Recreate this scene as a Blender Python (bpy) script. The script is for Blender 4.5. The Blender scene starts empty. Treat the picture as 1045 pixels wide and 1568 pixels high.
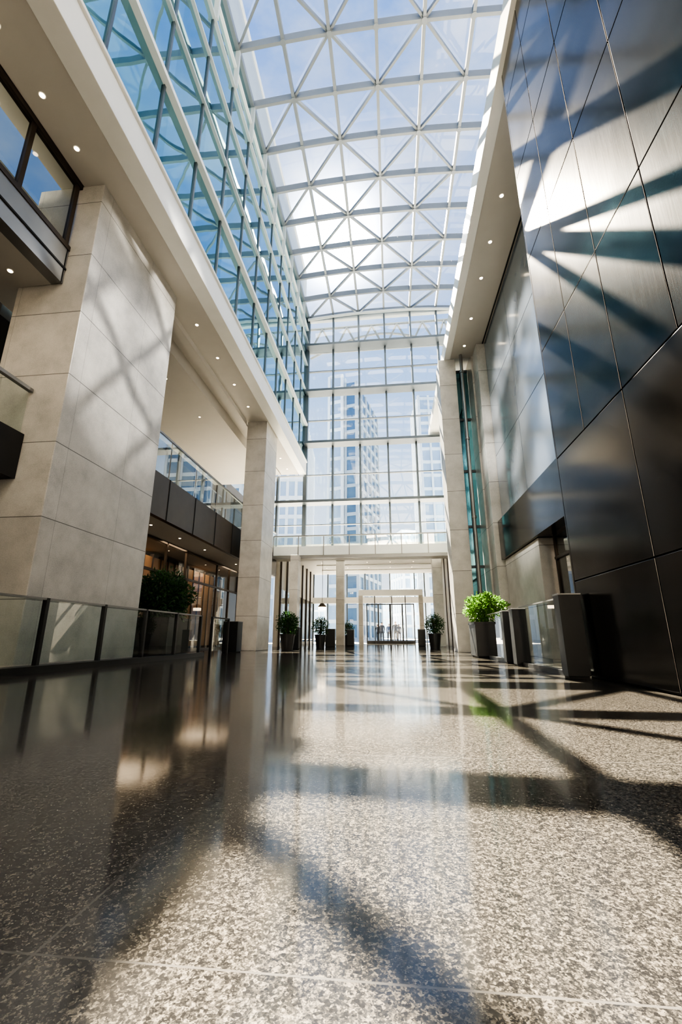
import bpy, bmesh, math, random
from mathutils import Vector, Matrix
random.seed(7)
S=bpy.context.scene
COL=S.collection

# ------------------------------------------------------------------ node helpers
def newmat(name):
    m=bpy.data.materials.new(name); m.use_nodes=True
    nt=m.node_tree; nt.nodes.clear()
    out=nt.nodes.new('ShaderNodeOutputMaterial')
    return m,nt,out
def N(nt,t,**kw):
    n=nt.nodes.new(t)
    for k,v in kw.items():
        if k.startswith('i_'): n.inputs[k[2:]].default_value=v
        else: setattr(n,k,v)
    return n
def L(nt,a,b): nt.links.new(a,b)
def M(nt,op,a,b=None,c=None):
    n=nt.nodes.new('ShaderNodeMath'); n.operation=op
    for i,v in enumerate((a,b,c)):
        if v is None: continue
        if isinstance(v,(int,float)): n.inputs[i].default_value=v
        else: nt.links.new(v,n.inputs[i])
    return n.outputs[0]
def mixc(nt,f,a,b,blend='MIX'):
    n=nt.nodes.new('ShaderNodeMix'); n.data_type='RGBA'; n.blend_type=blend
    for idx,v in ((0,f),(6,a),(7,b)):
        if isinstance(v,(int,float)): n.inputs[idx].default_value=v
        elif isinstance(v,(tuple,list)): n.inputs[idx].default_value=(*v[:3],1)
        else: nt.links.new(v,n.inputs[idx])
    return n.outputs[2]
def ramp(nt,fac,stops,interp='LINEAR'):
    n=nt.nodes.new('ShaderNodeValToRGB'); n.color_ramp.interpolation=interp
    els=n.color_ramp.elements
    while len(els)<len(stops): els.new(0.5)
    for e,(p,c) in zip(els,stops):
        e.position=p; e.color=(*c[:3],1) if not isinstance(c,(int,float)) else (c,c,c,1)
    nt.links.new(fac,n.inputs[0]); return n.outputs[0]
def pos(nt):
    g=nt.nodes.new('ShaderNodeNewGeometry'); return g.outputs['Position']
def sepxyz(nt,v):
    s=nt.nodes.new('ShaderNodeSeparateXYZ'); nt.links.new(v,s.inputs[0]); return s.outputs
def joint(nt,v,period,off,w):
    a=M(nt,'ADD',v,off); a=M(nt,'DIVIDE',a,period); a=M(nt,'FRACT',a)
    a=M(nt,'SUBTRACT',a,0.5); a=M(nt,'ABSOLUTE',a)
    return M(nt,'GREATER_THAN',a,0.5-0.5*w/period)
def noise(nt,vec,scale,detail=3,rough=.5):
    n=nt.nodes.new('ShaderNodeTexNoise'); n.inputs['Scale'].default_value=scale
    n.inputs['Detail'].default_value=detail; n.inputs['Roughness'].default_value=rough
    nt.links.new(vec,n.inputs['Vector']); return n.outputs['Fac']
def bsdf(nt,out,color=(.5,.5,.5),rough=.5,metal=0,**kw):
    b=nt.nodes.new('ShaderNodeBsdfPrincipled')
    for k,v in (('Base Color',color),('Roughness',rough),('Metallic',metal)):
        if isinstance(v,(tuple,list)): b.inputs[k].default_value=(*v[:3],1)
        elif isinstance(v,(int,float)): b.inputs[k].default_value=v
        else: nt.links.new(v,b.inputs[k])
    for k,v in kw.items(): b.inputs[k.replace('_',' ')].default_value=v
    nt.links.new(b.outputs[0],out.inputs[0]); return b
def simple(name,color,rough=.5,metal=0,var=.12,scale=3,bump=0,**kw):
    m,nt,out=newmat(name)
    p=pos(nt); f=noise(nt,p,scale,4)
    lo=tuple(c*(1-var) for c in color); hi=tuple(min(1,c*(1+var)) for c in color)
    c=mixc(nt,f,lo,hi)
    b=bsdf(nt,out,c,rough,metal,**kw)
    return m
def emis(name,color,strength):
    m,nt,out=newmat(name)
    e=N(nt,'ShaderNodeEmission'); e.inputs[0].default_value=(*color,1); e.inputs[1].default_value=strength
    L(nt,e.outputs[0],out.inputs[0]); return m
def glass(name,tint=(.93,.97,1),refl=1.0,f0=.06,rough=0.0):
    m,nt,out=newmat(name)
    t=N(nt,'ShaderNodeBsdfTransparent'); t.inputs[0].default_value=(*tint,1)
    g=N(nt,'ShaderNodeBsdfGlossy'); g.inputs['Roughness'].default_value=rough
    g.inputs['Color'].default_value=(refl,refl,refl,1)
    lw=N(nt,'ShaderNodeLayerWeight'); lw.inputs[0].default_value=.5
    fac=M(nt,'ADD',M(nt,'MULTIPLY',M(nt,'POWER',lw.outputs['Facing'],5),(1-f0)*.85),f0)
    mx=N(nt,'ShaderNodeMixShader'); L(nt,fac,mx.inputs[0]); L(nt,t.outputs[0],mx.inputs[1]); L(nt,g.outputs[0],mx.inputs[2])
    L(nt,mx.outputs[0],out.inputs[0]); return m

# ------------------------------------------------------------------ materials
def mk_floor():
    m,nt,out=newmat('polished_granite')
    p=pos(nt)
    v=N(nt,'ShaderNodeTexVoronoi'); v.inputs['Scale'].default_value=150; L(nt,p,v.inputs['Vector'])
    r=sepxyz(nt,v.outputs['Color'])[0]
    v2=N(nt,'ShaderNodeTexVoronoi'); v2.inputs['Scale'].default_value=340; L(nt,p,v2.inputs['Vector'])
    r2=sepxyz(nt,v2.outputs['Color'])[1]
    n1=noise(nt,p,60,5,.65)
    s=M(nt,'MULTIPLY',r,.26); s=M(nt,'ADD',s,M(nt,'MULTIPLY',r2,.28)); s=M(nt,'ADD',s,M(nt,'MULTIPLY',n1,.46))
    c=ramp(nt,s,[(0.36,(.006,.006,.007)),(.49,(.024,.023,.022)),(.60,(.075,.068,.058)),(.76,(.17,.155,.13))])
    big=noise(nt,p,.9,3)
    c=mixc(nt,M(nt,'MULTIPLY',big,.35),c,(.036,.035,.033))
    x,y,z=sepxyz(nt,p)
    j=M(nt,'MAXIMUM',joint(nt,x,1.32,.6,.005),joint(nt,y,1.32,-.83,.005))
    c=mixc(nt,j,c,(.075,.072,.068))
    rg=M(nt,'ADD',M(nt,'MULTIPLY',noise(nt,p,2.2,4),.08),M(nt,'ADD',M(nt,'MULTIPLY',r,.03),.025))
    b=bsdf(nt,out,c,rg,0)
    b.inputs['IOR'].default_value=1.72
    bm=N(nt,'ShaderNodeBump'); bm.inputs['Strength'].default_value=.10; bm.inputs['Distance'].default_value=.002
    L(nt,s,bm.inputs['Height']); L(nt,bm.outputs[0],b.inputs['Normal'])
    return m
def mk_stone(name,base,pz=1.3,oz=0.0,ph=1.55,oh=0.0,jw=.014):
    m,nt,out=newmat(name)
    p=pos(nt); x,y,z=sepxyz(nt,p)
    f=noise(nt,p,1.9,6,.65); f2=noise(nt,p,60,3,.7)
    k=M(nt,'ADD',M(nt,'MULTIPLY',f,.55),M(nt,'MULTIPLY',f2,.45))
    c=ramp(nt,k,[(.30,tuple(a*.60 for a in base)),(.5,base),(.70,tuple(min(1,a*1.32) for a in base))])
    row=M(nt,'FLOOR',M(nt,'DIVIDE',M(nt,'ADD',z,oz),pz))
    xy=M(nt,'ADD',x,y)
    colm=M(nt,'FLOOR',M(nt,'DIVIDE',M(nt,'ADD',xy,oh),ph))
    w=N(nt,'ShaderNodeTexWhiteNoise',noise_dimensions='2D')
    cb=N(nt,'ShaderNodeCombineXYZ'); L(nt,row,cb.inputs[0]); L(nt,colm,cb.inputs[1]); L(nt,cb.outputs[0],w.inputs['Vector'])
    c=mixc(nt,M(nt,'MULTIPLY',w.outputs['Value'],.28),c,tuple(a*.62 for a in base))
    jz=joint(nt,z,pz,oz,jw); jx=joint(nt,xy,ph,oh,jw*.7)
    j=M(nt,'MAXIMUM',jz,M(nt,'MULTIPLY',jx,.45))
    c=mixc(nt,j,c,tuple(a*.25 for a in base))
    b=bsdf(nt,out,c,.38,0)
    bm=N(nt,'ShaderNodeBump',invert=True); bm.inputs['Strength'].default_value=.5; bm.inputs['Distance'].default_value=.01
    L(nt,j,bm.inputs['Height']); L(nt,bm.outputs[0],b.inputs['Normal'])
    return m
def mk_metal(name,base,rough=.28,rv=.15,scale=.6,bump=.12,metal=1):
    m,nt,out=newmat(name)
    p=pos(nt)
    mp=N(nt,'ShaderNodeMapping'); mp.inputs['Scale'].default_value=(1,1,.35); L(nt,p,mp.inputs[0])
    f=noise(nt,mp.outputs[0],scale,3)
    br=N(nt,'ShaderNodeMapping'); br.inputs['Scale'].default_value=(40,40,.8); L(nt,p,br.inputs[0])
    fb=noise(nt,br.outputs[0],3,2)
    c=mixc(nt,f,tuple(a*.8 for a in base),tuple(a*1.2 for a in base))
    r=M(nt,'ADD',M(nt,'MULTIPLY',f,rv),M(nt,'ADD',M(nt,'MULTIPLY',fb,.03),rough-rv/2))
    b=bsdf(nt,out,c,r,metal)
    bm=N(nt,'ShaderNodeBump'); bm.inputs['Strength'].default_value=bump; bm.inputs['Distance'].default_value=.03
    L(nt,noise(nt,p,1.1,1),bm.inputs['Height']); L(nt,bm.outputs[0],b.inputs['Normal'])
    return m
FLOOR=mk_floor()
STONE=mk_stone('limestone_cladding',(.47,.455,.43),1.3,.25,1.6,.6)
STONE2=mk_stone('limestone_column_cladding',(.55,.53,.50),1.45,.2,40,7)
WHITE=simple('white_painted_steel',(.82,.82,.80),.4,0,.04)
PLASTER=simple('soffit_plaster',(.54,.515,.48),.6,0,.04)
ROOFST=simple('pale_grey_steel',(.22,.24,.26),.45,0.2,.06)
EAVE=simple('eave_grey_steel',(.48,.52,.54),.45,0.2,.06)
MULL=simple('anodised_mullion',(.10,.12,.14),.4,.5,.1)
DARKM=mk_metal('dark_bronze_panel',(.070,.068,.070),.125,.05,.6,.16)
DARKG=mk_metal('dark_mirror_panel',(.34,.38,.43),.14,.08,.6,.45,.55)
GREYM=simple('grey_metal_spandrel',(.26,.26,.26),.38,.6,.1)
BLACK=simple('black_powder_coat',(.02,.021,.023),.35,.2,.2)
JOINT=simple('joint_shadow_gap',(.012,.012,.014),.8,0,.1)
BRONZE=simple('bronze_frame',(.07,.055,.045),.35,.6,.2)
WOOD=simple('warm_timber_panel',(.30,.17,.08),.45,0,.35,1.5)
CONC=simple('grey_paving',(.50,.50,.49),.8,0,.15)
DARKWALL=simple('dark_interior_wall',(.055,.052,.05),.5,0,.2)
LOBBYW=simple('lobby_wall_paint',(.5,.48,.44),.5,0,.08)
G_ROOF=glass('roof_glass',(.92,.96,1),.6,.02)
G_WALL=glass('facade_glass',(.88,.94,.97),.8,.05)
G_RAIL=glass('railing_glass',(.84,.91,.89),.95,.10)
G_BAL=glass('balustrade_glass',(.78,.88,.88),1,.30)
G_DARK=glass('tinted_window_glass',(.30,.34,.35),.9,.10)
LAMP=emis('downlight_lens',(1,.78,.5),7)
def mk_teal():
    m,nt,out=newmat('teal_reflective_glass')
    p=pos(nt)
    x,y,z=sepxyz(nt,p)
    cy=M(nt,'FLOOR',M(nt,'DIVIDE',y,1.68)); cz=M(nt,'FLOOR',M(nt,'DIVIDE',z,2.1))
    w=N(nt,'ShaderNodeTexWhiteNoise',noise_dimensions='2D'); cb=N(nt,'ShaderNodeCombineXYZ')
    L(nt,cy,cb.inputs[0]); L(nt,cz,cb.inputs[1]); L(nt,cb.outputs[0],w.inputs['Vector'])
    c=mixc(nt,w.outputs['Value'],(.12,.33,.42),(.22,.46,.54))
    b=bsdf(nt,out,c,.02,.95)
    bm=N(nt,'ShaderNodeBump'); bm.inputs['Strength'].default_value=.10; bm.inputs['Distance'].default_value=.05
    L(nt,noise(nt,p,.8,1),bm.inputs['Height']); L(nt,bm.outputs[0],b.inputs['Normal'])
    return m
TEAL=mk_teal()

# ------------------------------------------------------------------ mesh builder
class MB:
    def __init__(s,name): s.name=name; s.v=[]; s.f=[]; s.mi=[]; s.mats=[]
    def m(s,mat):
        if mat not in s.mats: s.mats.append(mat)
        return s.mats.index(mat)
    def box(s,x0,x1,y0,y1,z0,z1,mat):
        x0,x1=min(x0,x1),max(x0,x1); y0,y1=min(y0,y1),max(y0,y1); z0,z1=min(z0,z1),max(z0,z1)
        b=len(s.v); k=s.m(mat)
        s.v+=[(x0,y0,z0),(x1,y0,z0),(x1,y1,z0),(x0,y1,z0),(x0,y0,z1),(x1,y0,z1),(x1,y1,z1),(x0,y1,z1)]
        for q in ((0,3,2,1),(4,5,6,7),(0,1,5,4),(1,2,6,5),(2,3,7,6),(3,0,4,7)):
            s.f.append(tuple(b+i for i in q)); s.mi.append(k)
    def hexa(s,pts,mat):
        b=len(s.v); k=s.m(mat); s.v+=[tuple(p) for p in pts]
        for q in ((0,3,2,1),(4,5,6,7),(0,1,5,4),(1,2,6,5),(2,3,7,6),(3,0,4,7)):
            s.f.append(tuple(b+i for i in q)); s.mi.append(k)
    def beam(s,a,b,w,d,mat,up=(0,0,1)):
        a=Vector(a);b=Vector(b);t=(b-a).normalized();up=Vector(up)
        r=t.cross(up)
        if r.length<1e-4: r=t.cross(Vector((0,1,0)))
        r.normalize(); u=r.cross(t).normalized()
        r=r*w/2; u=u*d/2
        s.hexa([a-r-u,a+r-u,b+r-u,b-r-u,a-r+u,a+r+u,b+r+u,b-r+u],mat)
    def quad(s,pts,mat):
        b=len(s.v); k=s.m(mat); s.v+=[tuple(p) for p in pts]; s.f.append(tuple(range(b,b+len(pts)))); s.mi.append(k)
    def cyl(s,c,r,z0,z1,mat,n=20,r1=None):
        r1=r if r1 is None else r1; b=len(s.v); k=s.m(mat)
        for zz,rr in ((z0,r),(z1,r1)):
            for i in range(n):
                a=2*math.pi*i/n; s.v.append((c[0]+rr*math.cos(a),c[1]+rr*math.sin(a),zz))
        for i in range(n):
            j=(i+1)%n; s.f.append((b+i,b+j,b+n+j,b+n+i)); s.mi.append(k)
        s.f.append(tuple(b+i for i in reversed(range(n)))); s.mi.append(k)
        s.f.append(tuple(b+n+i for i in range(n))); s.mi.append(k)
    def tube(s,pts,r,mat,n=10):
        k=s.m(mat); rings=[]
        for i,p in enumerate(pts):
            p=Vector(p); t=(Vector(pts[min(i+1,len(pts)-1)])-Vector(pts[max(i-1,0)])).normalized()
            a=t.cross(Vector((0,0,1)));
            if a.length<1e-3: a=t.cross(Vector((0,1,0)))
            a.normalize(); c=a.cross(t); rg=[]
            for j in range(n):
                th=2*math.pi*j/n; q=p+a*r*math.cos(th)+c*r*math.sin(th); rg.append(len(s.v)); s.v.append(tuple(q))
            rings.append(rg)
        for A,B in zip(rings,rings[1:]):
            for j in range(n):
                l=(j+1)%n; s.f.append((A[j],A[l],B[l],B[j])); s.mi.append(k)
    def done(s,bevel=0,smooth=False,parent=None):
        me=bpy.data.meshes.new(s.name); me.from_pydata(s.v,[],s.f); 
        for m in s.mats: me.materials.append(m)
        me.polygons.foreach_set('material_index',s.mi)
        if smooth: me.polygons.foreach_set('use_smooth',[True]*len(s.f))
        me.update()
        o=bpy.data.objects.new(s.name,me); COL.objects.link(o)
        if bevel:
            md=o.modifiers.new('bevel','BEVEL'); md.width=bevel; md.segments=2; md.limit_method='ANGLE'
        if parent: o.parent=parent
        return o

YB,YF=-5.0,23.2          # back wall, glass facade
XL,XR=-4.65,4.3          # roof springing lines
ZW=19.95                 # wall head
def rz(x): return ZW+.25*(1-((x-(XL+XR)/2)/((XR-XL)/2))**2)

# ------------------------------------------------------------------ floor / shell
o=MB('floor'); o.box(-10,6.2,YB,34.5,-.3,0,FLOOR); o.done()
o=MB('street_pavement'); o.box(-80,80,34.5,220,-.3,-.02,CONC); o.done()
o=MB('wall_back'); o.box(-10,6.2,YB-.3,YB,0,ZW+1.6,STONE2); o.done()

# left side
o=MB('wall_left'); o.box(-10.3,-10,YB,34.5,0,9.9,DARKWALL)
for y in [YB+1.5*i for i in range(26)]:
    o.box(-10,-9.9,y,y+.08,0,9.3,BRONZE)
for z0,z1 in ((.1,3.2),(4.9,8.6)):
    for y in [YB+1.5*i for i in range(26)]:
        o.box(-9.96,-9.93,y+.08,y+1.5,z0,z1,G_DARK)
o.done()
o=MB('timber_wall_panelling')
for i in range(22):
    y=9.6+.6*i
    o.box(-9.0,-8.9,y,y+.56,0.1,3.4,WOOD)
    o.box(-9.0,-8.86,y+.56,y+.6,0,3.5,BRONZE)
o.done()
o=MB('window_shopfront')
for y in (9.4,10.9,12.4,13.9,15.4,18.4,19.9,21.4): o.box(-7.54,-7.46,y,y+.07,0,3.58,BRONZE)
for z in (0,2.5,3.5): o.box(-7.54,-7.46,9.4,21.5,z,z+.08,BRONZE)
o.quad([(-7.5,9.4,.1),(-7.5,21.4,.1),(-7.5,21.4,3.5),(-7.5,9.4,3.5)],glass('shop_glass',(.7,.72,.72),.9,.08))
o.done()

# left upper soffit + fascia + ceilings
o=MB('ceiling_soffit_left')
o.box(-5.95,-4.62,YB,22.9,9.3,9.42,PLASTER)
o.box(-6.0,-5.95,YB,22.9,9.36,9.42,JOINT)
o.box(-6.45,-6.0,YB,22.9,9.3,9.42,PLASTER)
o.done()
o=MB('ceiling_mezzanine')
o.box(-6.55,-6.45,9.32,22.9,8.85,9.42,PLASTER)
o.box(-6.91,-6.55,9.32,22.9,8.85,8.95,PLASTER)
o.box(-6.12,-5.86,9.4,16.4,9.12,9.3,PLASTER)
o.done()
o=MB('ceiling_left_rear'); o.box(-9.85,-6.91,YB,22.9,8.85,8.95,PLASTER); o.done()
o=MB('fascia_beam_left'); o.box(-4.95,-4.55,YB,22.95,9.28,9.98,WHITE); o.box(-4.75,-4.5,YB,22.95,9.98,10.06,WHITE); o.done(.01)
# sun blocker added above the left wall, shades the near-left floor
o=MB('sun_block_parapet'); o.box(-7,-4.85,YB,YF,20.2,23.0,EAVE); o.box(-7.1,-4.8,YB,YF,22.9,23.1,WHITE); o.done()

# pier and columns
o=MB('stone_pier'); o.box(-6.9,-5.5,6.2,9.3,0,9.3,STONE); o.done(.012)
o=MB('stone_column'); o.box(-5.85,-5.0,16.5,18.2,0,9.3,STONE2); o.done(.012)
o=MB('stone_column'); o.box(2.15,2.8,15.6,16.6,0,11.1,STONE2); o.done(.012)
o=MB('stone_column'); o.box(3.45,3.95,14.72,15.5,0,11.1,STONE2); o.done(.012)
o=MB('stone_column'); o.box(-4.9,-4.5,21.2,21.8,0,4.4,STONE2); o.done(.01)
o=MB('stone_column'); o.box(-3.4,-2.9,27.5,28.1,0,5.2,STONE2); o.done(.01)
o=MB('stone_column'); o.box(2.3,2.8,24.6,25.2,0,5.2,STONE2); o.done(.01)

# floor 2 slab with glass balustrade
o=MB('mezzanine_balcony')
o.box(-9.85,-6.2,9.32,22.9,3.6,4.6,PLASTER)
o.box(-6.2,-6.05,9.32,22.9,3.55,4.72,BRONZE)
for i in range(8):
    y=9.35+1.68*i
    o.box(-6.052,-6.035,y,y+.02,3.55,4.72,JOINT)
    o.quad([(-6.1,y+.02,4.72),(-6.1,y+1.64,4.72),(-6.1,y+1.64,5.85),(-6.1,y+.02,5.85)],G_BAL)
o.box(-6.15,-6.08,9.35,22.8,5.85,5.9,GREYM)
o.done()
o=MB('window_upper_left')
for i in range(10):
    y=6.1-1.12*i
    o.box(-6.06,-5.98,y-.04,y+.04,7.65,9.3,BRONZE)
    o.quad([(-6.02,y-.04,7.7),(-6.02,y-1.08,7.7),(-6.02,y-1.08,9.25),(-6.02,y-.04,9.25)],G_DARK)
o.box(-6.08,-5.96,YB,6.19,7.65,7.75,BRONZE); o.box(-6.08,-5.96,YB,6.19,9.2,9.3,BRONZE)
o.done()
o=MB('spandrel_balcony_left')
o.box(-6.2,-5.98,YB+.02,6.19,6.9,7.65,GREYM)
for y in [6.15-2.2*i for i in range(5)]: o.box(-5.985,-5.975,y-.01,y+.01,6.9,7.65,JOINT)
o.box(-5.99,-5.96,YB+.02,6.19,7.2,7.24,JOINT)
o.box(-9.85,-6.2,YB+.02,6.19,6.9,7.1,PLASTER)
o.done()
o=MB('lower_balcony_left')
o.box(-9.85,-6.1,YB+.02,6.19,3.0,3.8,BLACK)
for i in range(6):
    y=6.15-1.6*i; o.quad([(-6.14,y,3.8),(-6.14,y-1.57,3.8),(-6.14,y-1.57,4.62),(-6.14,y,4.62)],G_RAIL)
o.box(-6.18,-6.1,YB+.02,6.19,4.6,4.66,GREYM)
o.done()

# left upper glass wall (building face) with transoms
o=MB('window_wall_left')
o.box(-4.78,-4.70,YB,YF,10.06,ZW,TEAL)
for z,w,mt in ((12.4,.13,WHITE),(14.5,.07,EAVE),(16.4,.07,EAVE),(18.0,.08,EAVE),(18.9,.07,WHITE)):
    o.box(-4.72,-4.72+w+.04,YB,YF,z-w/2,z+w/2,mt)
n=int((YF-YB)/1.68)+1
for i in range(n+1):
    y=YF-1.68*i
    if y<YB: break
    o.box(-4.72,-4.66,y-.03,y+.03,10.06,18.0,MULL)
    o.box(-4.72,-4.55,y-.04,y+.04,18.0,ZW,EAVE)
o.done()

# ------------------------------------------------------------------ roof
XS=[XL,-3.07,-1.5,.08,1.66,3.24,XR]
YS=[]; y=YF
while y>YB-.1: YS.append(y); y-=1.68
o=MB('ceiling_skylight_frame')
W,D=.11,.24
for x in XS:
    ww=.16 if x in (XL,XR) else W
    o.box(x-ww/2,x+ww/2,YB,YF,rz(x)-D,rz(x),ROOFST)
fine=[]
for a,b in zip(XS,XS[1:]):
    fine+= [a,(a+b)/2]
fine.append(XS[-1])
DT=.32
for y in YS:
    for a,b in zip(fine,fine[1:]):
        o.beam((a,y,rz(a)-D/2+.04),(b,y,rz(b)-D/2+.04),.10,DT,ROOFST)
for j,(ya,yb) in enumerate(zip(YS,YS[1:])):
    for k,(xa,xb) in enumerate(zip(XS[:5],XS[1:6])):
        if k==0 and j%2: continue
        if (j+k)%2==0: p,q=(xa,ya),(xb,yb)
        else: p,q=(xb,ya),(xa,yb)
        wd=.08 if k>0 else .06
        o.beam((p[0],p[1],rz(p[0])-.1),(q[0],q[1],rz(q[0])-.1),wd,.15,ROOFST)
for j,y in enumerate(YS):
    for x in XS[1:-1]: o.cyl((x,y),.10,rz(x)-D-.02,rz(x)-D+.03,ROOFST,12)
o.done()
o=MB('ceiling_skylight_glass')
for a,b in zip(fine,fine[1:]):
    o.quad([(a,YB,rz(a)+.09),(b,YB,rz(b)+.09),(b,YF,rz(b)+.09),(a,YF,rz(a)+.09)],G_ROOF)
o.done()

o=MB('roof_end_truss')
arch=[(XL+(XR-XL)*i/24, YF-.25, rz(XL+(XR-XL)*i/24)-.35) for i in range(25)]
o.tube(arch,.09,EAVE)
o.box(XL,XR,YF-.12,YF+.12,ZW-.35,ZW-.12,EAVE)
o.tube([(XL,YF+.5,ZW-.5),(XR,YF+.5,ZW-.5)],.08,ROOFST); o.tube([(XL,YF+.5,17.7),(XR,YF+.5,17.7)],.08,ROOFST)
arc2=[(XL+(XR-XL)*i/24, YF+.9, 17.6+1.5*math.sin(math.pi*i/24)) for i in range(25)]
o.tube(arc2,.08,ROOFST)
for i,(a,b) in enumerate(zip(fine,fine[1:])):
    z0,z1=(17.7,ZW-.5) if i%2==0 else (ZW-.5,17.7)
    o.tube([(a,YF+.5,z0),(b,YF+.5,z1)],.06,ROOFST)
o.done(smooth=False)

# ------------------------------------------------------------------ glass facade
o=MB('window_facade')
FX=[-9.37,-7.8,-6.22,XL,-3.07,-1.5,.08,1.66,3.24,XR]
for x in FX:
    top=ZW-.2 if x>=XL else 9.3
    w=.05 if x not in (XL,) else .1
    o.box(x-w,x+w,YF-.14,YF+.14,5.2,top,MULL)
for z in (17.5,14.4,11.1,7.6):
    o.box(XL if z>9.3 else -9.85,XR,YF-.65,YF+.1,z-.07,z+.07,MULL)
for z in (16.0,12.7,9.3,6.4): o.box(XL if z>9.3 else -9.85,XR,YF-.08,YF+.08,z-.02,z+.02,MULL)
o.quad([(XL,YF,9.3),(XR,YF,9.3),(XR,YF,ZW-.2),(XL,YF,ZW-.2)],G_WALL)
o.quad([(-9.85,YF,5.3),(XR,YF,5.3),(XR,YF,9.3),(-9.85,YF,9.3)],G_WALL)
for a,b in zip(fine,fine[1:]):
    o.quad([(a,YF,ZW-.2),(b,YF,ZW-.2),(b,YF,rz(b)),(a,YF,rz(a))],G_WALL)
o.done()

# bridge
o=MB('footbridge')
PANEL=simple('frosted_bridge_panel',(.86,.90,.90),.2,0,.04)
o.box(-6.0,3.28,22.0,23.1,4.45,4.7,WHITE)
o.box(-6.0,3.28,21.95,22.02,4.35,4.5,GREYM)
for i in range(7):
    x=-6.0+1.32*i
    o.box(x+.02,x+1.30,21.97,22.0,4.52,4.98,PANEL)
    o.quad([(x+.02,21.98,4.98),(x+1.30,21.98,4.98),(x+1.30,21.98,5.5),(x+.02,21.98,5.5)],G_BAL)
    o.box(x-.02,x+.02,21.94,22.02,4.4,5.52,GREYM)
o.box(-6.0,3.28,21.93,22.03,5.5,5.55,GREYM)
o.box(-6.0,3.28,22.05,23.1,4.40,4.45,PLASTER)
o.done()

# ------------------------------------------------------------------ right side
XW=2.47
o=MB('wall_right')
o.box(XW+.04,XW+.5,YB,6.3,0,11.12,JOINT)
zs=[0.02,1.22,3.0,4.8,6.6,8.4,10.2,11.1]
for zi,(z0,z1) in enumerate(zip(zs,zs[1:])):
    step=.95 if zi>=2 else 1.9
    y=6.3
    while y>YB:
        o.box(XW,XW+.05,max(YB,y-step)+.008,y-.008,z0+.008,z1-.008,DARKM); y-=step
o.box(XW,XW+.5,6.3,6.34,0.02,11.1,DARKM)
o.done(.004)
o=MB('ceiling_soffit_right'); o.box(2.62,4.3,YB,15.6,11.12,11.3,PLASTER); o.box(3.68,3.72,6.34,15.6,11.09,11.13,JOINT); o.done()
o=MB('fascia_beam_right'); o.box(2.38,2.62,YB,16.6,11.1,11.75,WHITE); o.box(2.62,XR+.1,YB,YF,11.3,11.75,WHITE); o.box(2.38,2.62,16.6,YF,11.3,11.75,WHITE); o.done(.01)
o=MB('window_wall_right')
o.quad([(XR+.02,YB,11.75),(XR+.02,YF,11.75),(XR+.02,YF,ZW),(XR+.02,YB,ZW)],G_WALL)
for y in YS: o.box(XR-.08,XR+.02,y-.04,y+.04,11.75,ZW,ROOFST)
for z in (13.4,15.1,16.8,18.4): o.box(XR-.08,XR+.02,YB,YF,z-.04,z+.04,ROOFST)
o.done()
o=MB('wall_right_recess')
o.box(3.80,6.2,6.35,14.7,4.2,11.12,JOINT)
for (y0,y1) in ((6.36,9.0),(9.0,11.8),(11.8,14.68)):
    for z0,z1 in ((4.2,6.5),(6.5,8.8),(8.8,11.1)):
        o.box(3.75,3.81,y0+.01,y1-.01,z0+.01,z1-.01,DARKG)
o.box(3.60,6.2,6.36,14.68,2.9,4.18,DARKM)
o.done()
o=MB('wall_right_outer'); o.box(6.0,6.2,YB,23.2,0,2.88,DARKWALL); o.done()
o=MB('stone_plinth_pier'); o.box(3.7,4.7,11.3,14.6,0,2.89,STONE2); o.done(.01)
o=MB('window_ground_right')
for y in (6.5,8.0,9.5,11.0): o.box(3.98,4.06,y,y+.08,0,2.89,BRONZE)
o.quad([(4.01,6.5,.1),(4.01,11.1,.1),(4.01,11.1,2.85),(4.01,6.5,2.85)],G_DARK); o.box(3.97,4.07,6.5,11.1,2.3,2.36,BRONZE); o.box(3.97,4.07,6.5,11.1,0,.1,BRONZE)
o.done()
o=MB('window_bay_right')
for z in (0,2.9,4.4,6.6,8.8,11.0): o.box(2.81,3.44,16.4,16.5,z,z+.1,MULL)
o.box(2.81,3.39,16.44,16.46,0,11.1,TEAL); o.box(3.1,3.16,16.38,16.5,0,11.1,MULL)
o.done()
o=MB('downpipe'); o.cyl((2.98,15.35),.06,0,11.1,GREYM,16)
for z in (1.5,4.5,7.5,10.3): o.cyl((2.98,15.35),.085,z,z+.08,GREYM,16)
o.done()
o=MB('wall_right_far')
o.box(3.4,3.6,15.52,YF,0,11.29,STONE2)
o.box(3.3,3.6,YF,34.4,0,5.2,LOBBYW)
for i in range(6): o.box(3.25,3.3,24+1.7*i,24.1+1.7*i,0,5.2,BRONZE)
o.done()

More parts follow.
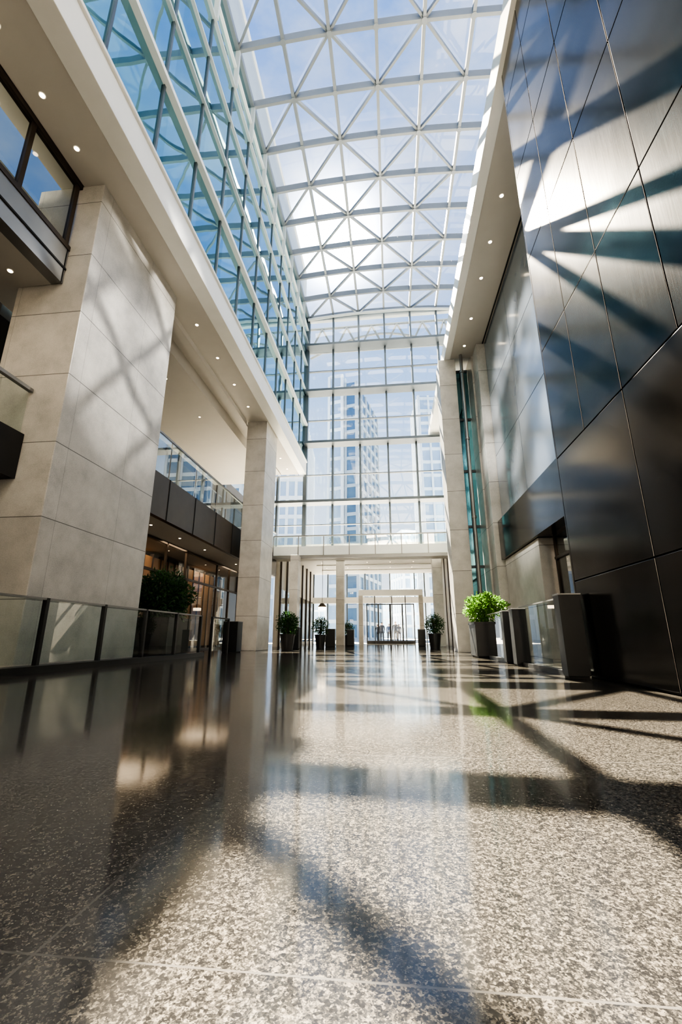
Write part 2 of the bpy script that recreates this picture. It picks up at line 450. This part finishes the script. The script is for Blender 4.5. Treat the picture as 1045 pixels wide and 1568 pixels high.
# ------------------------------------------------------------------ lobby beyond the bridge
o=MB('ceiling_lobby'); o.box(-9.85,3.6,YF+.1,34.4,5.2,5.35,PLASTER)
for i in range(4): o.box(-5,3,25+2.3*i,25.12+2.3*i,5.14,5.2,WHITE)
o.done()
o=MB('wall_lobby_left'); o.box(-6.2,-6,23.3,34.4,0,5.2,LOBBYW)
for i in range(7): o.box(-6,-5.9,23.6+1.5*i,23.7+1.5*i,0,5.2,BRONZE); o.box(-6,-5.97,23.75+1.5*i,25.0+1.5*i,0.2,3,G_DARK)
o.done()
def doorset(name,x0,x1,y,h):
    o=MB(name); f=.07
    o.box(x0,x0+f,y-.05,y+.05,0,h,BLACK); o.box(x1-f,x1,y-.05,y+.05,0,h,BLACK)
    o.box(x0,x1,y-.05,y+.05,h-f,h,BLACK)
    xm=(x0+x1)/2; o.box(xm-.05,xm+.05,y-.04,y+.04,0,h,BLACK)
    for a,b in ((x0+f,xm-.05),(xm+.05,x1-f)):
        o.box(a,b,y-.03,y+.03,0,.22,BLACK); o.quad([(a,y,.22),(b,y,.22),(b,y,h-f),(a,y,h-f)],G_WALL)
    for s in (-.14,.14): o.box(xm+s-.015,xm+s+.015,y-.11,y-.08,.9,1.5,GREYM); o.box(xm+s-.015,xm+s+.015,y-.1,y,.93,.96,GREYM); o.box(xm+s-.015,xm+s+.015,y-.1,y,1.44,1.47,GREYM)
    return o.done()
doorset('door_1',-1.9,-.1,34.2,2.9); doorset('door_2',-.1,1.7,34.2,2.9)
o=MB('window_entrance')
o.box(-6,3.3,34.1,34.3,2.95,3.4,WHITE)
for x in (-6,-4.9,-3.4,-2.0,-.1,1.75,2.5,3.22): o.box(x,x+.08,34.12,34.28,0 if x<-2.1 or x>1.8 else 3.4,5.2,MULL)
for a,b,c,d in ((-6,-1.9,0,2.95),(1.7,3.3,0,2.95),(-6,3.3,3.4,5.2)): o.quad([(a,34.2,c),(b,34.2,c),(b,34.2,d),(a,34.2,d)],G_WALL)
o.done()
o=MB('entrance_portal')
for x in (-2.3,1.9): o.box(x,x+.3,31.6,32.2,0,3.3,STONE2)
o.box(-2.3,2.2,31.6,32.2,3.3,3.7,WHITE)
for x in (-1.2,0,.95): o.box(x,x+.06,31.85,31.95,0,3.3,BLACK)
o.done()

# ------------------------------------------------------------------ downlights
def dl(o,x,y,z,r=.045):
    o.cyl((x,y),r*1.35,z-.012,z-.001,WHITE,16); o.cyl((x,y),r,z-.018,z-.012,LAMP,16)
o=MB('recessed_downlights')
for y in (2.0,2.9,3.75,4.65,5.5,10.4,12.0,13.6,15.2,19.0,20.5,22): dl(o,-5.42 if y>6 else -5.6,y,9.3,.042)
o.done()
o=MB('recessed_downlights')
for y in (12.3,15.0): dl(o,-7.3,y,8.85,.035)
o.done()
o=MB('recessed_downlights')
for y in (7.2,8.85,10.2,11.5,13.3,14.8): dl(o,3.05,y,11.12,.045)
o.done()
o=MB('recessed_downlights')
for y in (9.8,11.6,13.4,15.4,18.8,20.4): dl(o,-6.8,y,3.6,.035)
o.done()
o=MB('recessed_downlights')
for y in (2,3.3,4.6,5.8): dl(o,-6.7,y,6.9,.04); dl(o,-7.9,y-.4,6.9,.04)
o.done()
o=MB('recessed_downlights')
for x in (-4.5,-3,-1.5,0,1.5):
    for y in (26.2,28.7,31): dl(o,x,y,5.2,.035)
o.done()
o=MB('recessed_downlights')
for y in (7.5,9.3,11): dl(o,4.9,y,2.9,.04)
o.done()
o=MB('pendant_lamp'); o.cyl((-3.85,24.9),.012,2.3,5.2,BLACK,8); o.cyl((-3.85,24.9),.22,1.95,2.1,LAMP,20,.22); o.cyl((-3.85,24.9),.26,2.1,2.3,BRONZE,20,.1); o.done()

# ------------------------------------------------------------------ railings
def gp(o,x,y0,y1,z0,z1): o.quad([(x,y0,z0),(x,y1,z0),(x,y1,z1),(x,y0,z1)],G_RAIL)
o=MB('glass_railing')
xr=-5.15
ys=[11.8-1.4*i for i in range(12)]
o.box(xr-.13,xr+.13,ys[-1],11.9,0,.1,BLACK)
o.box(xr-.03,xr+.03,ys[-1],11.85,1.03,1.06,GREYM)
for a in ys: o.box(xr-.035,xr+.035,a-.03,a+.03,.1,1.06,BLACK)
for a,b in zip(ys,ys[1:]): gp(o,xr,b+.04,a-.04,.13,1.03)
o.done()
o=MB('glass_railing')
xr=2.3
o.box(xr-.05,xr+.05,6.3,8.45,0,.07,BLACK); gp(o,xr,6.32,8.42,.07,1.0); o.box(xr-.02,xr+.02,6.3,8.45,1.0,1.02,GREYM)
o.done()
o=MB('glass_railing')
o.box(xr-.05,xr+.05,9.5,11.2,0,.07,BLACK); gp(o,xr,9.5,11.2,.07,1.0); o.box(xr-.02,xr+.02,9.5,11.2,1.0,1.02,GREYM)
o.done()
def pedestal(x,y,w=.26,d=.26,h=1.04,name='railing_pedestal'):
    o=MB(name); o.box(x-w/2,x+w/2,y-d/2,y+d/2,.03,h-.02,BLACK); o.box(x-w/2+.015,x+w/2-.015,y-d/2+.015,y+d/2-.015,0,.03,JOINT); o.box(x-w/2-.008,x+w/2+.008,y-d/2-.008,y+d/2+.008,h-.02,h,GREYM); o.done(.004)
pedestal(2.28,6.15,.27,.2); pedestal(2.29,8.6,.24,.24,1.0); pedestal(2.29,9.35,.22,.2,1.0); 
pedestal(-5.35,14.9,.5,.5,1.0,'waste_bin')
pedestal(-4.2,19.5,.4,.4,.9,'waste_bin'); pedestal(-3.2,23.6,.5,.4,.9,'waste_bin'); pedestal(-2.4,26.5,.4,.4,.9,'waste_bin'); pedestal(1.6,25.5,.4,.4,.9,'waste_bin')
o=MB('glass_railing')
for a in (12.6,13.9): 
    o.box(-5.18,-5.12,a-.03,a+.03,0,1.06,BLACK)
gp(o,-5.15,12.63,13.87,.1,1.0); o.box(-5.17,-5.13,12.6,13.9,1.02,1.06,BLACK)
o.done()

# ------------------------------------------------------------------ planters
def leafmat(name,a,b):
    m,nt,out=newmat(name)
    f=noise(nt,pos(nt),14,2)
    oi=N(nt,'ShaderNodeNewGeometry')
    c=mixc(nt,oi.outputs['Random Per Island'],a,b)
    c=mixc(nt,M(nt,'MULTIPLY',f,.4),c,tuple(x*.5 for x in a))
    bb=bsdf(nt,out,c,.45,0)
    tr=N(nt,'ShaderNodeBsdfTranslucent'); L(nt,c,tr.inputs[0])
    mx=N(nt,'ShaderNodeMixShader',); mx.inputs[0].default_value=.35
    L(nt,bb.outputs[0],mx.inputs[1]); L(nt,tr.outputs[0],mx.inputs[2]); L(nt,mx.outputs[0],out.inputs[0])
    return m
LEAFD=leafmat('dark_hedge_leaf',(.012,.045,.012),(.05,.13,.03))
LEAFB=leafmat('fresh_green_leaf',(.05,.15,.02),(.19,.36,.06))
TWIG=simple('woody_stem',(.08,.05,.03),.8)
PLANT=simple('planter_dark_metal',(.035,.035,.037),.4,.4,.2)
def bush(name,cx,cy,zb,rx,ry,rzz,n,leaf,mat,px,py,ph,box=True,power=1.0):
    o=MB(name)
    if box:
        o.box(cx-px,cx+px,cy-py,cy+py,.04,ph,PLANT); o.box(cx-px-.02,cx+px+.02,cy-py-.02,cy+py+.02,ph-.05,ph+.01,PLANT)
        o.box(cx-px+.03,cx+px-.03,cy-py+.03,cy+py-.03,0,.04,JOINT)
    else:
        o.cyl((cx,cy),px*.75,0,ph,PLANT,24,px); o.cyl((cx,cy),px*1.05,ph-.05,ph,PLANT,24)
    for k in range(7):
        a=random.uniform(0,6.28); r=random.uniform(.1,.6)
        o.tube([(cx+.03*math.cos(a),cy+.03*math.sin(a),ph-.02),(cx+rx*r*.5*math.cos(a),cy+ry*r*.5*math.sin(a),zb-.1*rzz),(cx+rx*r*math.cos(a),cy+ry*r*math.sin(a),zb+rzz*.5)],.014,TWIG,6)
    k=o.m(mat)
    for i in range(n):
        u=random.uniform(-1,1); th=random.uniform(0,2*math.pi); s=math.sqrt(1-u*u)
        d=Vector((s*math.cos(th),s*math.sin(th),u))
        lump=1+.13*math.sin(5*th+cx)+.12*math.sin(7*u+3*th)
        r=(random.random()**.35)*lump
        c=Vector((cx+d.x*rx*r,cy+d.y*ry*r,zb+d.z*rzz*r))
        ax=(d+Vector((random.gauss(0,.7),random.gauss(0,.7),random.gauss(0,.7)))).normalized()
        sd=ax.cross(Vector((random.random()-.5,random.random()-.5,random.random()-.5))).normalized()
        nn=ax.cross(sd)
        l=leaf*random.uniform(.7,1.3); w=l*.45
        b=len(o.v)
        o.v+=[tuple(c),tuple(c+ax*l*.5+sd*w*.5+nn*l*.06),tuple(c+ax*l),tuple(c+ax*l*.5-sd*w*.5+nn*l*.06)]
        o.f.append((b,b+1,b+2,b+3)); o.mi.append(k)
    o.done()
bush('potted_hedge',-5.95,11.1,1.5,.66,.8,.64,5800,.10,LEAFD,.55,.6,.95)
bush('potted_shrub',2.42,12.1,1.2,.5,.55,.36,3000,.09,LEAFB,.36,.45,.85)
bush('potted_topiary',-3.95,17.0,.98,.38,.38,.42,2200,.08,LEAFD,.28,.28,.6,False)
bush('potted_topiary',-3.35,21.2,.98,.36,.36,.4,1500,.08,LEAFD,.26,.26,.6,False)
bush('potted_topiary',1.95,21.6,1.05,.42,.42,.45,1700,.08,LEAFD,.3,.3,.65,False)
bush('potted_topiary',-2.9,30.0,1.0,.4,.4,.45,1000,.09,LEAFD,.3,.3,.6,False)

# ------------------------------------------------------------------ people far away by the doors
def personmat(name,top,leg,skin,hair):
    m,nt,out=newmat(name)
    tc=N(nt,'ShaderNodeTexCoord'); z=sepxyz(nt,tc.outputs['Object'])[2]
    zz=M(nt,'DIVIDE',z,1.8)
    c=ramp(nt,zz,[(0,(.02,.02,.02)),(.045,leg),(.53,top),(.83,skin),(.925,hair)],'CONSTANT')
    bsdf(nt,out,c,.7,0); return m
def person(x,y,rot,stride,mat):
    me=bpy.data.meshes.new('pedestrian')
    s=stride
    V=[(0,0,.95),(0,0,1.12),(0,0,1.33),(0,0,1.47),(0,.01,1.54),(0,.02,1.66),(0,.02,1.76),
       (-.1,0,.9),(-.1,s*.5,.5),(-.1,s*.75,.09),(-.1,s*.75+.16,.04),
       (.1,0,.9),(.1,-s*.35,.5),(.1,-s,.1),(.1,-s+.15,.04),
       (-.19,0,1.42),(-.23,-s*.3,1.14),(-.24,-s*.2+.06,.89),(-.24,-s*.2+.1,.8),
       (.19,0,1.42),(.23,s*.3,1.14),(.24,s*.3+.1,.91),(.24,s*.3+.14,.82)]
    E=[(0,1),(1,2),(2,3),(3,4),(4,5),(5,6),(0,7),(7,8),(8,9),(9,10),(0,11),(11,12),(12,13),(13,14),(3,15),(15,16),(16,17),(17,18),(3,19),(19,20),(20,21),(21,22)]
    R=[.15,.13,.16,.10,.055,.10,.07,.09,.065,.045,.04,.09,.065,.045,.04,.065,.048,.035,.03,.065,.048,.035,.03]
    me.from_pydata(V,E,[]); me.materials.append(mat)
    ob=bpy.data.objects.new('pedestrian',me); COL.objects.link(ob)
    ob.modifiers.new('skin','SKIN'); sd=ob.modifiers.new('s','SUBSURF'); sd.levels=1; sd.render_levels=2
    sv=me.skin_vertices[0].data
    for i,r in enumerate(R): sv[i].radius=(r,r*(.75 if i<4 else 1))
    sv[0].use_root=True
    ob.location=(x,y,-.02+.01 if y>34.5 else .01); ob.rotation_euler=(0,0,rot)
PM=[personmat('dark_suit',(.03,.035,.05),(.02,.022,.03),(.5,.32,.24),(.03,.02,.015)),
    personmat('blue_coat',(.06,.09,.16),(.03,.03,.035),(.55,.38,.3),(.12,.07,.03)),
    personmat('grey_coat',(.16,.15,.15),(.05,.05,.07),(.4,.25,.18),(.02,.02,.02))]
person(-.9,41,0.2,.22,PM[0]); person(-.3,45,3.3,.25,PM[1]); person(.7,47,.1,.2,PM[2]); person(-1.5,48,2.9,.22,PM[0]); person(.3,38.5,3.1,.2,PM[0])

# ------------------------------------------------------------------ city beyond
def tower(name,cx,cy,w,d,h,rot,wall,win,fh=3.3,bw=3.0,balc=False):
    o=MB(name)
    o.box(-w/2,w/2,-d/2,d/2,0,h,win)
    nf=int(h/fh)
    for i in range(nf+1):
        z=min(h,i*fh); e=.5 if balc else .2
        o.box(-w/2-e,w/2+e,-d/2-e,d/2+e,max(0,z-.4),z+.35,wall)
    k=max(1,int(w/bw))
    for i in range(k+1):
        x=-w/2+w*i/k; ww=.25
        o.box(x-ww,x+ww,-d/2-.35,-d/2+.1,0,h,wall); o.box(x-ww,x+ww,d/2-.1,d/2+.35,0,h,wall)
    k=max(1,int(d/bw))
    for i in range(k+1):
        y=-d/2+d*i/k; ww=.25
        o.box(-w/2-.35,-w/2+.1,y-ww,y+ww,0,h,wall); o.box(w/2-.1,w/2+.35,y-ww,y+ww,0,h,wall)
    ob=o.done(); ob.location=(cx,cy,-.02); ob.rotation_euler=(0,0,rot)
TW1=simple('tower_hazed_concrete',(.44,.51,.58),.7,0,.05); TG1=simple('tower_blue_glass',(.13,.23,.35),.15,.5,.25,.15)  # tower colours paled: distance haze is put into the base colour
TW2=simple('tower_hazed_cladding',(.72,.79,.86),.5,0,.05); TG2=simple('tower_hazed_glass',(.46,.58,.72),.15,.5,.15,.15)  # palest pair, haze painted into cladding and glass
tower('city_tower',-5.9,102,2.6,19,59,math.radians(-13),TW1,TG1,3.3,3.2)
tower('city_tower',-9.6,101,3.2,17,61,math.radians(-14),TW2,TG2,3.6,1.8)
tower('city_tower',-20,84,8,16,40,math.radians(5),TW2,TG2,3.6,1.6)
tower('city_tower',10.6,112,5,12,62,math.radians(6),TW2,TG2,3.6,1.8)
tower('city_tower',4.8,130,6,10,30,math.radians(20),TW2,TG2,3.3,2)
tower('city_tower',-34,80,16,16,36,0,TW1,TG1,3.3,3)
tower('city_tower',27,90,14,16,40,0,TW1,TG1,3.3,3)
tower('street_building',-2,190,60,14,14,0,TW2,TG2,3.6,2.5)

# ------------------------------------------------------------------ world (sky with haze around the sun)
SUNV=Vector((-.0993,.787,.8695)).normalized()
w=bpy.data.worlds.new('sky'); S.world=w; w.use_nodes=True; nt=w.node_tree; nt.nodes.clear()
wo=N(nt,'ShaderNodeOutputWorld'); bg=N(nt,'ShaderNodeBackground'); L(nt,bg.outputs[0],wo.inputs[0])
tc=N(nt,'ShaderNodeTexCoord'); g=tc.outputs['Generated']
x,y,z=sepxyz(nt,g)
c=ramp(nt,M(nt,'MAXIMUM',z,0),[(0,(1.0,1.0,1.0)),(.28,(.66,.80,1.0)),(.62,(.22,.42,.82)),(1,(.08,.25,.68))])
dp=N(nt,'ShaderNodeVectorMath',operation='DOT_PRODUCT'); L(nt,g,dp.inputs[0]); dp.inputs[1].default_value=SUNV
d=M(nt,'MAXIMUM',dp.outputs['Value'],0)
mp=N(nt,'ShaderNodeMapping'); mp.inputs['Scale'].default_value=(1.5,2.2,3.5); mp.inputs['Rotation'].default_value=(.3,.2,.6); L(nt,g,mp.inputs[0])
cl=noise(nt,mp.outputs[0],2.2,7,.62)
cf=ramp(nt,cl,[(.42,0.0),(.74,.65)])
c=mixc(nt,cf,c,(.80,.84,.90))
haze=M(nt,'MINIMUM',M(nt,'ADD',M(nt,'MULTIPLY',M(nt,'POWER',d,25),.30),M(nt,'MULTIPLY',M(nt,'POWER',d,200),.65)),1)
c=mixc(nt,haze,c,(1,.95,.86))
bst=M(nt,'ADD',M(nt,'ADD',1.0,M(nt,'MULTIPLY',M(nt,'POWER',d,200),2.5)),M(nt,'ADD',M(nt,'MULTIPLY',M(nt,'POWER',d,700),16),M(nt,'MULTIPLY',M(nt,'POWER',d,4000),300)))
bst=M(nt,'MULTIPLY',bst,.95)
L(nt,c,bg.inputs[0]); L(nt,bst,bg.inputs[1])

# ------------------------------------------------------------------ lights
def light(name,kind,loc,direction,energy,color,**kw):
    l=bpy.data.lights.new(name,kind); l.energy=energy; l.color=color
    for k,v in kw.items(): setattr(l,k,v)
    ob=bpy.data.objects.new(name,l); COL.objects.link(ob); ob.location=loc
    ob.rotation_euler=Vector(direction).to_track_quat('-Z','Y').to_euler(); return ob
SL=Vector((-.19*.8695,.787,.8695)).normalized()
light('sun','SUN',(0,60,60),-SL,56,(1,.83,.61),angle=math.radians(.2))
for y in (11.5,14.5): light('ceiling_fill_light','AREA',(-8.2,y,3.56),(0,0,-1),32,(1,.75,.5),size=1.8)  # these area lights are fills added to brighten interiors, not ceiling fixtures
light('ceiling_fill_light','AREA',(-8.2,14,8.82),(0,0,-1),22,(1,.85,.65),size=3.0)
light('ceiling_fill_light','AREA',(-8.2,3.5,6.87),(0,0,-1),40,(1,.8,.55),size=3.0)
light('ceiling_fill_light','AREA',(-8.2,20,3.56),(0,0,-1),32,(1,.75,.5),size=1.8)
light('ceiling_fill_light','AREA',(-2.2,28.5,5.1),(0,0,-1),60,(1,.88,.7),size=6)
light('ceiling_fill_light','AREA',(4.9,9,2.85),(0,0,-1),20,(1,.75,.5),size=.6)
def gobo(sp,per,ang,ns=2.2,warp=.12,k0=.36,k1=.56):
    # pattern for added spots imitating reflected sunlight: bright panes split by thin bars, warped by noise
    l=sp.data; l.use_nodes=True; nt=l.node_tree; em=nt.nodes['Emission']
    g=N(nt,'ShaderNodeNewGeometry')
    x,y,z=sepxyz(nt,g.outputs['Incoming'])
    u=M(nt,'DIVIDE',y,x); v=M(nt,'DIVIDE',z,x)
    wrp=M(nt,'MULTIPLY',M(nt,'SUBTRACT',noise(nt,g.outputs['Incoming'],3,2),.5),warp)
    ca,sa=math.cos(ang),math.sin(ang)
    a=M(nt,'ADD',M(nt,'SUBTRACT',M(nt,'MULTIPLY',u,ca),M(nt,'MULTIPLY',v,sa)),wrp)
    b=M(nt,'ADD',M(nt,'ADD',M(nt,'MULTIPLY',u,sa),M(nt,'MULTIPLY',v,ca)),wrp)
    bars=M(nt,'MAXIMUM',joint(nt,a,per,0,per*.16),joint(nt,b,per*1.4,.03,per*.2))
    k=ramp(nt,noise(nt,g.outputs['Incoming'],ns*2,1),[(k0,0.05),(k1,1.0)])
    r=M(nt,'ADD',M(nt,'MULTIPLY',M(nt,'SUBTRACT',1,bars),k),.04)
    L(nt,r,em.inputs['Strength'])
gobo(light('bounce_helper_spot','SPOT',(2.9,7.4,11.0),(-8.4,.4,-4.0),3400,(1,.95,.86),spot_size=math.radians(34),spot_blend=.6,shadow_soft_size=.12),.18,.6)  # added spot standing in for sunlight reflected onto the pier
gobo(light('bounce_helper_spot','SPOT',(-4.3,10,9.9),(8.05,1.6,-3.0),7000,(1,.95,.86),spot_size=math.radians(50),spot_blend=.6,shadow_soft_size=.3),.26,.5,3.0,.5,.44,.58)  # added spot, imitates reflected sun on the right recess

# ------------------------------------------------------------------ camera
cd=bpy.data.cameras.new('camera'); cd.sensor_fit='HORIZONTAL'; cd.sensor_width=24; cd.lens=24*675/1045
cd.clip_start=.02; cd.clip_end=1000
co=bpy.data.objects.new('camera',cd); COL.objects.link(co); co.location=(0,0,.5)
co.rotation_euler=(math.radians(90+15.8),0,math.radians(6.4)); S.camera=co
S.view_settings.view_transform='AgX'
try: S.view_settings.look='AgX - High Contrast'
except Exception: pass
S.view_settings.exposure=.62
